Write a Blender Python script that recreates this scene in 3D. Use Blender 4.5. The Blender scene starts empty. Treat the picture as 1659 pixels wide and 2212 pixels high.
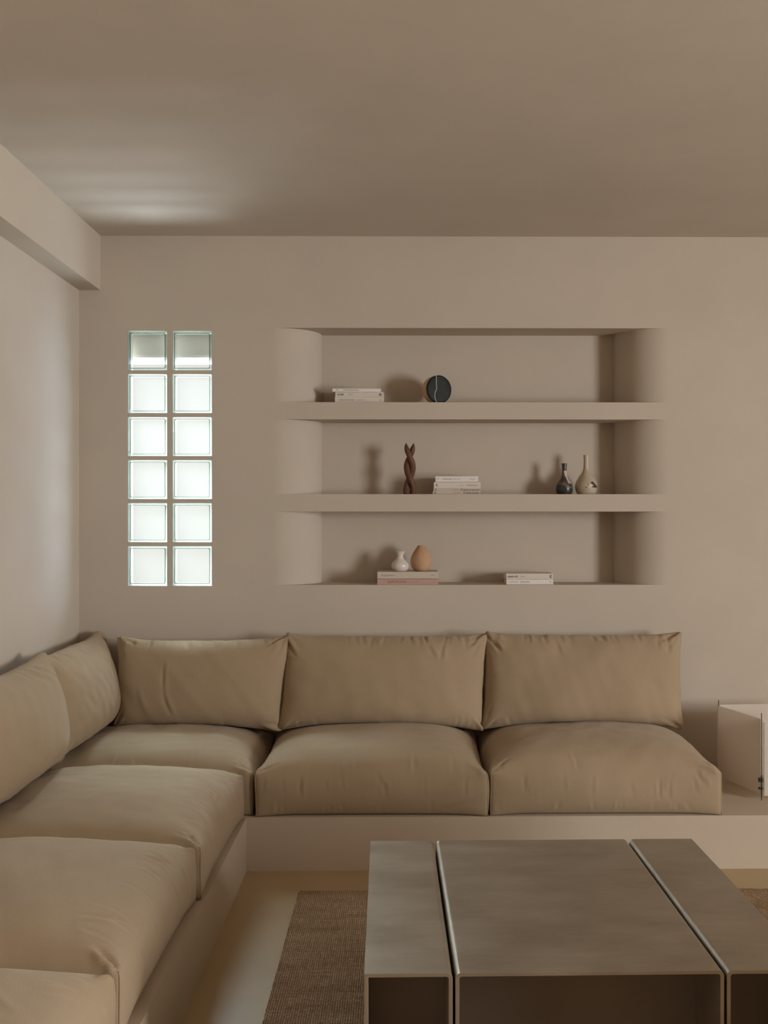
import bpy, bmesh, math, random
import numpy as np
from mathutils import Vector, Matrix
R = math.radians
sc = bpy.context.scene
col = sc.collection

# ------------------------------------------------------------------ camera
D = 5.054                       # distance to the back wall, metres
EYE = 1.40
PSI = 0.5
cam_d = bpy.data.cameras.new('camera')
cam = bpy.data.objects.new('camera', cam_d); col.objects.link(cam)
cam_d.sensor_fit = 'HORIZONTAL'; cam_d.sensor_width = 36.0
cam_d.lens = 2350 / 1659 * 36
cam_d.shift_x = -61 / 1659
cam_d.shift_y = 4 / 1659
cam_d.clip_start = 0.05
cam.location = (0, 0, EYE)
cam.rotation_euler = (R(90), 0, R(-PSI))
sc.camera = cam

# ------------------------------------------------------------------ world, lights, exposure
W = bpy.data.worlds.new('overcast_sky'); sc.world = W; W.use_nodes = True
W.node_tree.nodes['Background'].inputs[0].default_value = (1.0, 0.97, 0.92, 1)
W.node_tree.nodes['Background'].inputs[1].default_value = 0.9

def area(name, loc, rot, sx, sy, power, color):
    l = bpy.data.lights.new(name, 'AREA'); l.shape = 'RECTANGLE'; l.size = sx; l.size_y = sy
    l.energy = power; l.color = color
    o = bpy.data.objects.new(name, l); col.objects.link(o); o.location = loc; o.rotation_euler = rot
    return o
# daylight through the tall window in the right-hand wall (outside the frame)
area('window_daylight', (5.75, 0.30, 1.50), (0, R(90), 0), 1.7, 1.7, 400, (1.0, 0.99, 0.99))
# daylight behind the glass blocks: straight ahead, from the ground outside, from the right and from the sky on the left
area('glass_block_daylight', (-1.15, D + 0.62, 1.45), (R(-90), 0, 0), 1.9, 1.9, 9.6, (1.0, 0.91, 0.86))
def aimed(name, loc, target, sx, sy, power, color):
    o = area(name, loc, (0, 0, 0), sx, sy, power, color)
    o.rotation_euler = (Vector(target) - Vector(loc)).to_track_quat('-Z', 'Y').to_euler(); return o
WC = (-1.08, D, 1.6)
area('sunlit_ground', (-1.0, D + 2.70, -2.5), (R(180), 0, 0), 3.4, 3.4, 2050, (0.90, 1.0, 1.12))
aimed('right_sky', (0.35, D + 1.35, 1.45), WC, 1.3, 1.6, 110, (0.58, 0.80, 1.25))
aimed('upper_sky', (-1.8, D + 0.95, 2.85), WC, 2.4, 1.8, 900, (0.84, 1.0, 1.16))
aimed('left_sky', (-2.7, D + 0.75, 2.75), (-1.08, D, 1.45), 1.5, 1.3, 1100, (0.84, 1.0, 1.16))

sc.view_settings.view_transform = 'Standard'
sc.view_settings.look = 'None'
sc.view_settings.gamma = 1.0
sc.view_settings.use_curve_mapping = False
sc.view_settings.exposure = 0.0
cy = sc.cycles
cy.use_denoising = True
cy.max_bounces = 14; cy.diffuse_bounces = 10; cy.glossy_bounces = 4
cy.transparent_max_bounces = 16; cy.transmission_bounces = 6
cy.sample_clamp_indirect = 4.0
cy.caustics_reflective = False; cy.caustics_refractive = False

# ------------------------------------------------------------------ materials
class NT:
    def __init__(s, name):
        s.m = bpy.data.materials.new(name); s.m.use_nodes = True
        s.t = s.m.node_tree; s.b = s.t.nodes['Principled BSDF']; s.out = s.t.nodes['Material Output']
    def n(s, kind, **kw):
        nd = s.t.nodes.new(kind)
        for k, v in kw.items():
            if k in nd.inputs.keys(): nd.inputs[k].default_value = v
            else: setattr(nd, k, v)
        return nd
    def l(s, a, b): s.t.links.new(a, b)
    def coords(s, scale=(1, 1, 1), rot=(0, 0, 0)):
        c = s.n('ShaderNodeTexCoord'); m = s.n('ShaderNodeMapping')
        m.inputs['Scale'].default_value = scale; m.inputs['Rotation'].default_value = rot
        s.l(c.outputs['Object'], m.inputs['Vector']); return m.outputs[0]
    def noise(s, vec, scale, detail=3, rough=0.5):
        n = s.n('ShaderNodeTexNoise'); n.inputs['Scale'].default_value = scale
        n.inputs['Detail'].default_value = detail; n.inputs['Roughness'].default_value = rough
        s.l(vec, n.inputs['Vector']); return n.outputs[0]
    def ramp(s, fac, stops):
        r = s.n('ShaderNodeValToRGB'); e = r.color_ramp.elements
        while len(e) < len(stops): e.new(0.5)
        for i, (p, c) in enumerate(stops):
            e[i].position = p; e[i].color = (*c, 1) if len(c) == 3 else c
        s.l(fac, r.inputs[0]); return r.outputs[0]
    def mix(s, fac, a, b, mode='MIX'):
        m = s.n('ShaderNodeMix'); m.data_type = 'RGBA'; m.blend_type = mode
        if isinstance(fac, float): m.inputs[0].default_value = fac
        else: s.l(fac, m.inputs[0])
        for v, k in ((a, 6), (b, 7)):
            if isinstance(v, tuple): m.inputs[k].default_value = (*v, 1)
            else: s.l(v, m.inputs[k])
        return m.outputs[2]
    def math(s, op, a, b=0.0, c=0.0, clamp=False):
        m = s.n('ShaderNodeMath'); m.operation = op; m.use_clamp = clamp
        for i, v in enumerate((a, b, c)):
            if isinstance(v, (int, float)): m.inputs[i].default_value = v
            else: s.l(v, m.inputs[i])
        return m.outputs[0]
    def bump(s, h, strength, dist):
        b = s.n('ShaderNodeBump'); b.inputs['Strength'].default_value = strength
        b.inputs['Distance'].default_value = dist; s.l(h, b.inputs['Height'])
        s.l(b.outputs[0], s.b.inputs['Normal'])
    def col(s, v):
        if isinstance(v, tuple): s.b.inputs['Base Color'].default_value = (*v, 1)
        else: s.l(v, s.b.inputs['Base Color'])
    def set(s, rough=0.6, metal=0.0, spec=0.5):
        s.b.inputs['Roughness'].default_value = rough; s.b.inputs['Metallic'].default_value = metal
        s.b.inputs['Specular IOR Level'].default_value = spec

def plaster(name, c, rough=0.85, var=0.035, bump=0.15):
    t = NT(name); v = t.coords()
    n = t.noise(v, 2.2, 4, 0.6)
    a = tuple(x * (1 - var) for x in c); b = tuple(min(1, x * (1 + var)) for x in c)
    t.col(t.ramp(n, [(0.3, a), (0.7, b)]))
    t.set(rough, 0, 0.25)
    t.bump(t.noise(v, 55, 4, 0.6), bump, 0.002)
    return t.m
M = {}
WALLC = (0.52, 0.457, 0.380)
M['wall'] = plaster('wall_plaster', WALLC)
M['ceiling'] = plaster('ceiling_plaster', (0.56, 0.505, 0.44))
M['bench'] = plaster('bench_microcement', (0.51, 0.430, 0.335), 0.7)
M['floor'] = plaster('floor_microcement', (0.435, 0.328, 0.190), 0.45, 0.06, 0.05)
M['far_wall'] = plaster('brown_far_wall', (0.30, 0.19, 0.11))
M['outside'] = plaster('exterior_render', (0.70, 0.70, 0.66))

def linen():
    t = NT('linen'); v = t.coords()
    big = t.noise(v, 3.0, 3, 0.55)
    v1 = t.coords((70, 70, 700)); v2 = t.coords((600, 600, 45))
    a = t.noise(v1, 1.0, 2, 0.6); b = t.noise(v2, 1.0, 2, 0.6)
    w = t.math('MULTIPLY', t.math('ADD', a, b), 0.5)
    base = t.ramp(big, [(0.25, (0.372, 0.286, 0.187)), (0.75, (0.412, 0.318, 0.211))])
    c = t.mix(t.math('MULTIPLY', w, 0.42), base, (0.24, 0.175, 0.10))
    t.col(c); t.set(0.95, 0, 0.1)
    t.b.inputs['Sheen Weight'].default_value = 0.25; t.b.inputs['Sheen Roughness'].default_value = 0.5
    t.b.inputs['Sheen Tint'].default_value = (0.8, 0.74, 0.66, 1)
    t.bump(w, 0.6, 0.0016)
    return t.m
M['linen'] = linen()

def flat(name, c, rough=0.6, metal=0.0, spec=0.4, var=0.0, nscale=8):
    t = NT(name)
    n = t.noise(t.coords(), nscale, 3)
    t.col(t.ramp(n, [(0.3, tuple(x * (1 - var) for x in c)), (0.7, tuple(min(1, x * (1 + var)) for x in c))]))
    t.set(rough, metal, spec); return t.m

def steel():
    t = NT('brushed_steel')
    n1 = t.noise(t.coords((2.2, 4.5, 3)), 1.9, 5, 0.62)
    n2 = t.noise(t.coords((4, 42, 10)), 2.0, 3, 0.6)
    n = t.math('ADD', t.math('MULTIPLY', n1, 0.86), t.math('MULTIPLY', n2, 0.14))
    t.col(t.ramp(n, [(0.33, (0.365, 0.32, 0.25)), (0.5, (0.43, 0.38, 0.305)), (0.68, (0.50, 0.45, 0.375))]))
    t.set(0.5, 0.85, 0.5)
    t.l(t.ramp(n, [(0.3, (0.44,) * 3), (0.7, (0.56,) * 3)]), t.b.inputs['Roughness'])
    t.bump(n2, 0.05, 0.001)
    return t.m
M['steel'] = steel()
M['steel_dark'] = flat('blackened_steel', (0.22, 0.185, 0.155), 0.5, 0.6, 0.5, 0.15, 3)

def rug():
    t = NT('jute_weave')
    big = t.noise(t.coords((1.2, 3.5, 1)), 3.0, 4, 0.6)
    st = t.noise(t.coords((60, 4, 1)), 3.0, 3, 0.6)
    st2 = t.noise(t.coords((5, 90, 1)), 2.0, 3, 0.6)
    fib = t.noise(t.coords((1, 1, 1)), 420.0, 2, 0.7)
    wx = t.n('ShaderNodeTexWave'); wx.bands_direction = 'X'; wx.inputs['Scale'].default_value = 46; wx.inputs['Distortion'].default_value = 3.2; wx.inputs['Detail Scale'].default_value = 3
    wy = t.n('ShaderNodeTexWave'); wy.bands_direction = 'Y'; wy.inputs['Scale'].default_value = 36; wy.inputs['Distortion'].default_value = 2.8; wy.inputs['Detail Scale'].default_value = 3
    t.l(t.coords(), wx.inputs['Vector']); t.l(t.coords(), wy.inputs['Vector'])
    w = t.math('MULTIPLY', t.math('POWER', wx.outputs[1], 0.6), t.math('POWER', wy.outputs[1], 0.6))
    s = t.math('ADD', t.math('MULTIPLY', st, 0.35), t.math('MULTIPLY', st2, 0.35))
    s = t.math('ADD', s, t.math('MULTIPLY', big, 0.30))
    s = t.math('ADD', t.math('MULTIPLY', s, 0.75), t.math('MULTIPLY', fib, 0.25))
    yarn = t.ramp(s, [(0.34, (0.25, 0.125, 0.06)), (0.5, (0.66, 0.44, 0.255)), (0.66, (0.95, 0.77, 0.52))])
    c = t.mix(t.math('MULTIPLY', t.math('SUBTRACT', 1.0, w), 0.85), yarn, (0.07, 0.035, 0.015))
    t.col(c); t.set(0.95, 0, 0.15); t.bump(w, 0.8, 0.004)
    return t.m
M['rug'] = rug()

def thin_glass(name, tint, tr, diff, dcol, back=0.35):
    t = NT(name); t.t.nodes.remove(t.b)
    a = t.n('ShaderNodeBsdfTransparent'); a.inputs[0].default_value = (*tint, 1)
    g = t.n('ShaderNodeBsdfGlossy'); g.inputs['Roughness'].default_value = 0.05
    d = t.n('ShaderNodeBsdfTranslucent'); d.inputs[0].default_value = (*dcol, 1)
    d2 = t.n('ShaderNodeBsdfDiffuse'); d2.inputs[0].default_value = (*dcol, 1)
    mm = t.n('ShaderNodeMixShader'); mm.inputs[0].default_value = back; t.l(d.outputs[0], mm.inputs[1]); t.l(d2.outputs[0], mm.inputs[2])
    lw = t.n('ShaderNodeLayerWeight'); lw.inputs[0].default_value = 0.5
    fr = t.math('MULTIPLY_ADD', t.math('POWER', lw.outputs['Facing'], 5.0), 0.9, 0.04)
    m1 = t.n('ShaderNodeMixShader'); t.l(fr, m1.inputs[0]); t.l(a.outputs[0], m1.inputs[1]); t.l(g.outputs[0], m1.inputs[2])
    m2 = t.n('ShaderNodeMixShader'); m2.inputs[0].default_value = diff
    t.l(m1.outputs[0], m2.inputs[1]); t.l(mm.outputs[0], m2.inputs[2]); t.l(m2.outputs[0], t.out.inputs[0])
    return t.m
M['pane'] = thin_glass('clear_block_glass', (0.97, 0.98, 0.97), 0.9, 0.006, (0.85, 0.9, 0.86))
M['pane_inner'] = thin_glass('slightly_milky_block_glass', (0.97, 0.98, 0.97), 0.9, 0.010, (0.9, 0.93, 0.92), 0.1)
M['block_edge'] = thin_glass('pale_green_block_glass', (0.90, 0.95, 0.92), 0.5, 0.25, (0.30, 0.36, 0.32))
M['groove'] = thin_glass('grey_green_glass_seam', (0.45, 0.52, 0.48), 0.3, 0.5, (0.16, 0.19, 0.17))

def paper(name, c, trans):
    t = NT(name); t.t.nodes.remove(t.b)
    d = t.n('ShaderNodeBsdfDiffuse'); d.inputs[0].default_value = (*c, 1)
    s = t.n('ShaderNodeBsdfTranslucent'); s.inputs[0].default_value = (*c, 1)
    m = t.n('ShaderNodeMixShader'); m.inputs[0].default_value = trans
    t.l(d.outputs[0], m.inputs[1]); t.l(s.outputs[0], m.inputs[2]); t.l(m.outputs[0], t.out.inputs[0])
    return t.m
M['shade'] = paper('frosted_paper', (0.84, 0.79, 0.73), 0.52)
M['film'] = thin_glass('clear_hinge_film', (0.93, 0.93, 0.9), 0.9, 0.3, (0.7, 0.68, 0.6))
M['black'] = flat('black_plastic', (0.015, 0.015, 0.013), 0.5)
M['bronze'] = flat('bronze_rod', (0.10, 0.065, 0.035), 0.4, 0.5)
M['ivory'] = flat('ivory_book_cover', (0.66, 0.60, 0.53), 0.55, 0, 0.3, 0.02)
M['white_cover'] = flat('white_book_cover', (0.74, 0.71, 0.68), 0.5, 0, 0.35, 0.02)
M['cream_cover'] = flat('cream_book_cover', (0.56, 0.495, 0.415), 0.6, 0, 0.3, 0.02)
M['pink_cover'] = flat('dusty_pink_book_cover', (0.50, 0.325, 0.275), 0.6, 0, 0.3, 0.03)
M['pages'] = flat('book_pages', (0.70, 0.60, 0.46), 0.9, 0, 0.1, 0.06, 60)
M['ink'] = flat('dark_ink', (0.05, 0.04, 0.035), 0.7)
M['ink_soft'] = flat('grey_ink', (0.28, 0.23, 0.20), 0.7)
M['ink_red'] = flat('red_ink', (0.33, 0.10, 0.07), 0.7)
M['ink_pale'] = flat('pale_red_ink', (0.40, 0.23, 0.19), 0.7)
M['walnut'] = flat('red_brown_carved_wood', (0.115, 0.050, 0.028), 0.5, 0, 0.3, 0.25, 30)
M['porcelain'] = flat('white_porcelain', (0.66, 0.61, 0.56), 0.18, 0, 0.5, 0.02)
M['terracotta'] = flat('pale_terracotta', (0.50, 0.31, 0.185), 0.8, 0, 0.3, 0.08, 14)
M['tan_clay'] = flat('tan_clay', (0.56, 0.40, 0.24), 0.7, 0, 0.3, 0.05)
M['slate'] = flat('dark_slate_glaze', (0.014, 0.017, 0.015), 0.6, 0, 0.25, 0.45, 20)
M['chalk'] = flat('white_inlay', (0.75, 0.76, 0.70), 0.6)
M['paint_black'] = flat('black_brushwork', (0.03, 0.03, 0.025), 0.5)
M['paint_grey'] = flat('grey_brushwork', (0.32, 0.33, 0.27), 0.6)
M['blush'] = flat('blush_brushwork', (0.66, 0.55, 0.47), 0.6)
M['clay_pale'] = flat('pale_stoneware', (0.47, 0.39, 0.285), 0.4, 0, 0.45, 0.06, 18)
M['frame_white'] = flat('painted_window_frame', (0.7, 0.66, 0.6), 0.5)

def dark_bottle_mat():
    t = NT('charcoal_brown_glaze')
    co = t.n('ShaderNodeTexCoord'); sp = t.n('ShaderNodeSeparateXYZ'); t.l(co.outputs['Object'], sp.inputs[0])
    x, z = sp.outputs[0], sp.outputs[2]
    n = t.noise(co.outputs['Object'], 38, 4, 0.6)
    base = t.ramp(n, [(0.35, (0.035, 0.035, 0.032)), (0.52, (0.085, 0.062, 0.05)), (0.68, (0.15, 0.115, 0.09))])
    # cream drip running down the right of the neck on to the shoulder
    edge = t.math('ADD', t.math('MULTIPLY', t.math('SUBTRACT', 0.098, z), 0.36), -0.001)
    side = t.math('GREATER_THAN', t.math('ADD', x, t.math('MULTIPLY', t.math('SUBTRACT', n, 0.5), 0.006)), edge)
    zr = t.math('MULTIPLY', t.math('GREATER_THAN', z, 0.052), t.math('LESS_THAN', z, 0.112))
    c = t.mix(t.math('MULTIPLY', side, zr), base, (0.50, 0.41, 0.32))
    # pale line above a dark pool on the belly
    wob = t.math('ABSOLUTE', t.math('SUBTRACT', z, t.math('ADD', 0.043, t.math('MULTIPLY', x, -0.35))))
    ln = t.math('LESS_THAN', t.math('ADD', wob, t.math('MULTIPLY', n, 0.002)), 0.0028)
    c = t.mix(ln, c, (0.17, 0.14, 0.12))
    pool = t.math('LESS_THAN', z, t.math('ADD', 0.036, t.math('MULTIPLY', x, -0.3)))
    c = t.mix(t.math('MULTIPLY', pool, 0.8), c, (0.02, 0.024, 0.022))
    neck = t.math('GREATER_THAN', z, 0.112)
    c = t.mix(neck, c, (0.03, 0.028, 0.026))
    t.col(c); t.set(0.35, 0, 0.5); return t.m
M['dark_bottle'] = dark_bottle_mat()

# ------------------------------------------------------------------ helpers
def link(name, me, mat, parent=None, smooth=False):
    if isinstance(me, bmesh.types.BMesh):
        bm = me; me = bpy.data.meshes.new(name)
        bmesh.ops.recalc_face_normals(bm, faces=bm.faces); bm.to_mesh(me); bm.free()
    for m in (mat if isinstance(mat, (list, tuple)) else [mat]): me.materials.append(m)
    if smooth: me.shade_smooth()
    o = bpy.data.objects.new(name, me); col.objects.link(o)
    if parent: o.parent = parent
    return o
def tag(o, label=None, cat=None, group=None, kind=None):
    for k, v in (('label', label), ('category', cat), ('group', group), ('kind', kind)):
        if v: o[k] = v
    return o
def empty(name, loc, rz=0.0):
    o = bpy.data.objects.new(name, None); col.objects.link(o); o.location = loc; o.rotation_euler = (0, 0, rz)
    o.empty_display_size = 0.05
    return o
def box(bm, x0, x1, y0, y1, z0, z1, bevel=0.0, seg=2):
    vs = [bm.verts.new((x, y, z)) for z in (z0, z1) for y in (y0, y1) for x in (x0, x1)]
    fs = [bm.faces.new([vs[i] for i in f]) for f in ((0, 1, 3, 2), (4, 6, 7, 5), (0, 4, 5, 1), (2, 3, 7, 6), (0, 2, 6, 4), (1, 5, 7, 3))]
    if bevel:
        es = list({e for f in fs for e in f.edges})
        bmesh.ops.bevel(bm, geom=es, offset=bevel, segments=seg, affect='EDGES', profile=0.5)
def prism(bm, pts, axis, a0, a1):
    """closed polygon pts (2-D) swept along axis; for 'z' pts are (x,y), for 'y' pts are (x,z)"""
    def P(p, a): return (p[0], p[1], a) if axis == 'z' else ((p[0], a, p[1]) if axis == 'y' else (a, p[0], p[1]))
    A = [bm.verts.new(P(p, a0)) for p in pts]; B = [bm.verts.new(P(p, a1)) for p in pts]
    n = len(pts)
    bm.faces.new(A); bm.faces.new(B)
    for i in range(n): bm.faces.new((A[i], A[(i + 1) % n], B[(i + 1) % n], B[i]))
def lathe(bm, prof, seg=48, c=(0, 0, 0), flat=1.0):
    rings = []
    for r, z in prof:
        if r < 1e-5: rings.append([bm.verts.new((c[0], c[1], c[2] + z))])
        else: rings.append([bm.verts.new((c[0] + r * math.cos(2 * math.pi * k / seg), c[1] + flat * r * math.sin(2 * math.pi * k / seg), c[2] + z)) for k in range(seg)])
    for a, b in zip(rings, rings[1:]):
        for k in range(seg):
            k2 = (k + 1) % seg
            if len(a) == 1 and len(b) == 1: continue
            if len(a) == 1: bm.faces.new((a[0], b[k], b[k2]))
            elif len(b) == 1: bm.faces.new((a[k], a[k2], b[0]))
            else: bm.faces.new((a[k], a[k2], b[k2], b[k]))
def catmull(pts, sub=8):
    pts = [tuple(p) for p in pts]; out = []
    P = [pts[0]] + pts + [pts[-1]]
    for i in range(1, len(P) - 2):
        p0, p1, p2, p3 = (np.array(P[i + k], float) for k in (-1, 0, 1, 2))
        for j in range(sub):
            t = j / sub
            out.append(tuple(0.5 * ((2 * p1) + (-p0 + p2) * t + (2 * p0 - 5 * p1 + 4 * p2 - p3) * t * t + (-p0 + 3 * p1 - 3 * p2 + p3) * t ** 3)))
    out.append(pts[-1]); return out
def tube(bm, pts, rad, seg=8, cap=True, flat=None):
    n = len(pts); pts = [Vector(p) for p in pts]
    if not hasattr(rad, '__len__'): rad = [rad] * n
    up = Vector((0, 0, 1)); rings = []; prev = None
    for i in range(n):
        t = (pts[min(i + 1, n - 1)] - pts[max(i - 1, 0)]).normalized()
        if prev is None:
            a = t.cross(up)
            if a.length < 1e-3: a = t.cross(Vector((1, 0, 0)))
        else: a = prev - t * prev.dot(t)
        a.normalize(); prev = a; b = t.cross(a)
        rings.append([bm.verts.new(pts[i] + (a * math.cos(2 * math.pi * k / seg) + b * math.sin(2 * math.pi * k / seg)) * rad[i]) for k in range(seg)])
    for p, q in zip(rings, rings[1:]):
        for k in range(seg): bm.faces.new((p[k], p[(k + 1) % seg], q[(k + 1) % seg], q[k]))
    if cap: bm.faces.new(rings[0]); bm.faces.new(rings[-1])

# ------------------------------------------------------------------ room shell
XL, XR, YB, ZC = -1.4995, 5.50, -6.00, 2.689
bm = bmesh.new(); box(bm, XL - 0.2, XR + 0.2, YB - 0.2, D + 0.3, -0.12, 0.0); tag(link('floor', bm, M['floor']), 'beige microcement floor', kind='structure')
bm = bmesh.new(); box(bm, XL - 0.2, XR + 0.2, YB - 0.2, D + 0.3, ZC, ZC + 0.15); tag(link('ceiling', bm, M['ceiling']), kind='structure')
bm = bmesh.new(); box(bm, XL - 0.2, XL, YB, D + 0.1, 0, ZC); tag(link('wall_left', bm, M['wall']), kind='structure')
bm = bmesh.new(); box(bm, XL - 0.2, XR + 0.2, YB - 0.2, YB, 0, ZC); tag(link('wall_rear', bm, M['far_wall']), kind='structure')
# right wall with a tall window opening
wy0, wy1, wz0, wz1 = -0.55, 1.15, 0.65, 2.35
bm = bmesh.new()
box(bm, XR, XR + 0.2, YB, wy0, 0, ZC); box(bm, XR, XR + 0.2, wy1, D + 0.3, 0, ZC)
box(bm, XR, XR + 0.2, wy0, wy1, 0, wz0); box(bm, XR, XR + 0.2, wy0, wy1, wz1, ZC)
tag(link('wall_right', bm, M['far_wall']), kind='structure')
bm = bmesh.new()
for a in ((wy0, wy0 + 0.05, wz0, wz1), (wy1 - 0.05, wy1, wz0, wz1), (wy0 + 0.05, wy1 - 0.05, wz0, wz0 + 0.05), (wy0 + 0.05, wy1 - 0.05, wz1 - 0.05, wz1)):
    box(bm, XR + 0.03, XR + 0.08, *a)
w2 = tag(link('window_2', bm, M['frame_white']), kind='structure')
# back wall: window slot on the left, niche with rounded jambs on the right
WX0, WX1, WZ0, WZ1 = -1.2735, -0.8857, 1.0665, 2.2485
NX0, NX1, NZ0, NZ1 = -0.604, 1.235, 1.0697, 2.2635
ND, NRAD = 0.215, 0.2125
T = 0.30
bm = bmesh.new()
box(bm, XL, WX0, D, D + 0.09, 0, ZC)
box(bm, WX0, WX1, D, D + 0.09, 0, WZ0); box(bm, WX0, WX1, D, D + 0.09, WZ1, ZC)
box(bm, WX1, NX0, D, D + 0.09, 0, ZC)
box(bm, NX0, NX1, D, D + T, 0, NZ0); box(bm, NX0, NX1, D, D + T, NZ1, ZC)
box(bm, NX1, XR, D, D + T, 0, ZC)
box(bm, NX0, NX1, D + ND, D + T, NZ0, NZ1)
for sx, x0 in ((1, NX0), (-1, NX1)):
    pts = [(x0, D), (x0, D + ND)]
    arc = [(x0 + sx * NRAD * math.sin(a), D + ND * (1 - math.cos(a))) for a in [math.pi / 2 * k / 28 for k in range(28, 0, -1)]]
    prism(bm, pts + arc, 'z', NZ0, NZ1)
wb = tag(link('wall_back', bm, M['wall']), kind='structure')
# beam above the left wall
bm = bmesh.new(); box(bm, XL, -1.4008, YB, D, 2.4362, ZC); tag(link('trim_1', bm, M['wall']), 'plaster beam along the top of the left wall', kind='structure')
# shelves
for z0, z1, lab in ((1.8389, 1.9185, 'thick plaster shelf in the wall niche, upper one, carrying the round ornament'),
                    (1.4108, 1.4914, 'thick plaster shelf in the wall niche, lower one, carrying the twisted sculpture')):
    bm = bmesh.new()
    a = [(NX0 + NRAD * math.sin(t), D + ND * (1 - math.cos(t))) for t in [math.pi / 2 * k / 28 for k in range(29)]]
    b = [(NX1 - NRAD * math.sin(t), D + ND * (1 - math.cos(t))) for t in [math.pi / 2 * k / 28 for k in range(28, -1, -1)]]
    prism(bm, a + b, 'z', z0, z1)
    tag(link('plaster_shelf', bm, M['wall']), lab, 'shelf', 'plaster shelves built into the niche')

# glass block window
bm = bmesh.new()
bx = [(-1.2725, -1.0925), (-1.0668, -0.8868)]
bz = [(2.0654, 2.2479), (1.8679, 2.0483), (1.6683, 1.8486), (1.4687, 1.649), (1.2691, 1.4494), (1.0673, 1.2497)]
box(bm, bx[0][1], bx[1][0], D, D + 0.062, WZ0, WZ1)
for i in range(5):
    for x0, x1 in bx: box(bm, x0, x1, D, D + 0.062, bz[i + 1][1], bz[i][0])
win = tag(link('window_1', bm, M['wall']), 'tall window slot of twelve clear glass blocks', kind='structure')
def rsq(w, h, r, n=6):
    out = []
    for cx_, cz_, a0 in ((w / 2 - r, h / 2 - r, 0), (-w / 2 + r, h / 2 - r, 90), (-w / 2 + r, -h / 2 + r, 180), (w / 2 - r, -h / 2 + r, 270)):
        for k in range(n + 1):
            a = R(a0 + 90 * k / n); out.append((cx_ + r * math.cos(a), cz_ + r * math.sin(a)))
    return out
def ring(bm, outer, inner, y0, y1):
    """frame between two outlines of equal vertex count, in the XZ plane"""
    n = len(outer)
    L = [[bm.verts.new((p[0], y, p[1])) for p in pts] for pts, y in ((outer, y0), (outer, y1), (inner, y1), (inner, y0))]
    for a in range(4):
        A, B = L[a], L[(a + 1) % 4]
        for k in range(n): bm.faces.new((A[k], A[(k + 1) % n], B[(k + 1) % n], B[k]))
rnd = random.Random(4)
bw = 0.180
def make_block():
    h = 0.181
    bm = bmesh.new()
    ring(bm, rsq(bw, h, 0.002), rsq(bw - 0.016, h - 0.016, 0.006), -0.001, 0.058)
    b = link('glass_block', bm, M['block_edge'], win)
    bm = bmesh.new(); ring(bm, rsq(bw - 0.0165, h - 0.0165, 0.006), rsq(bw - 0.0205, h - 0.0205, 0.006), -0.0015, 0.006)
    g = link('seam', bm, M['groove'], b)
    for y0 in (0.000, 0.050):
        bm = bmesh.new(); prism(bm, rsq(bw - 0.021, h - 0.021, 0.006), 'y', y0, y0 + 0.005); link('pane', bm, M['pane_inner' if y0 == 0 else 'pane'], b)
    return b
blk = make_block(); first = True
for i in range(6):
    for x0, x1 in bx:
        if first: o = blk; first = False
        else:
            o = blk.copy(); col.objects.link(o); o.parent = win
            for ch in list(blk.children):
                c = ch.copy(); col.objects.link(c); c.parent = o
        o.location = ((x0 + x1) / 2 + rnd.uniform(-.0008, .0008), D, (bz[i][0] + bz[i][1]) / 2)
        o.rotation_euler = (0, R(rnd.uniform(-.35, .35)), 0)
# roller-shutter box hanging outside above the window
bm = bmesh.new(); box(bm, -2.2, -0.62, D + 0.12, D + 0.26, 2.124, 2.75, 0.03, 4)
tag(link('trim_2', bm, M['outside']), 'pale shutter box outside above the glass blocks', kind='structure')

# ------------------------------------------------------------------ plinth bench (L-shaped, one cast piece)
bm = bmesh.new()
prism(bm, [(XL, YB + 1.0), (-0.612, YB + 1.0), (-0.612, 4.267), (XR, 4.312), (XR, D), (XL, D)], 'z', 0, 0.21)
tag(link('plaster_bench', bm, M['bench']), 'low L-shaped plaster bench along both walls under the sofa cushions', 'bench')

# ------------------------------------------------------------------ cushions
def cube_grid(nx, ny, nz):
    idx = {}; P = []; F = []
    def v(i, j, k):
        key = (i, j, k)
        if key not in idx: idx[key] = len(P); P.append((2 * i / nx - 1, 2 * j / ny - 1, 2 * k / nz - 1))
        return idx[key]
    for k, fl in ((0, 1), (nz, 0)):
        for i in range(nx):
            for j in range(ny):
                q = [v(i, j, k), v(i + 1, j, k), v(i + 1, j + 1, k), v(i, j + 1, k)]; F.append(q[::-1] if fl else q)
    for j, fl in ((0, 0), (ny, 1)):
        for i in range(nx):
            for k in range(nz):
                q = [v(i, j, k), v(i + 1, j, k), v(i + 1, j, k + 1), v(i, j, k + 1)]; F.append(q[::-1] if fl else q)
    for i, fl in ((0, 1), (nx, 0)):
        for j in range(ny):
            for k in range(nz):
                q = [v(i, j, k), v(i, j + 1, k), v(i, j + 1, k + 1), v(i, j, k + 1)]; F.append(q[::-1] if fl else q)
    return np.array(P), np.array(F), idx
_cache = {}
def grid(nx, ny, nz):
    if (nx, ny, nz) not in _cache: _cache[(nx, ny, nz)] = cube_grid(nx, ny, nz)
    return _cache[(nx, ny, nz)]
def smooth_mesh(X, F, w, it):
    E = np.vstack([F[:, [0, 1]], F[:, [1, 2]], F[:, [2, 3]], F[:, [3, 0]]])
    n = len(X); a, b = E[:, 0], E[:, 1]
    cnt = np.bincount(a, minlength=n) + np.bincount(b, minlength=n)
    for _ in range(it):
        S = np.stack([np.bincount(a, weights=X[b, c], minlength=n) + np.bincount(b, weights=X[a, c], minlength=n) for c in range(3)], 1) / cnt[:, None]
        X = X + w[:, None] * 0.6 * (S - X)
    return X
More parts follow.
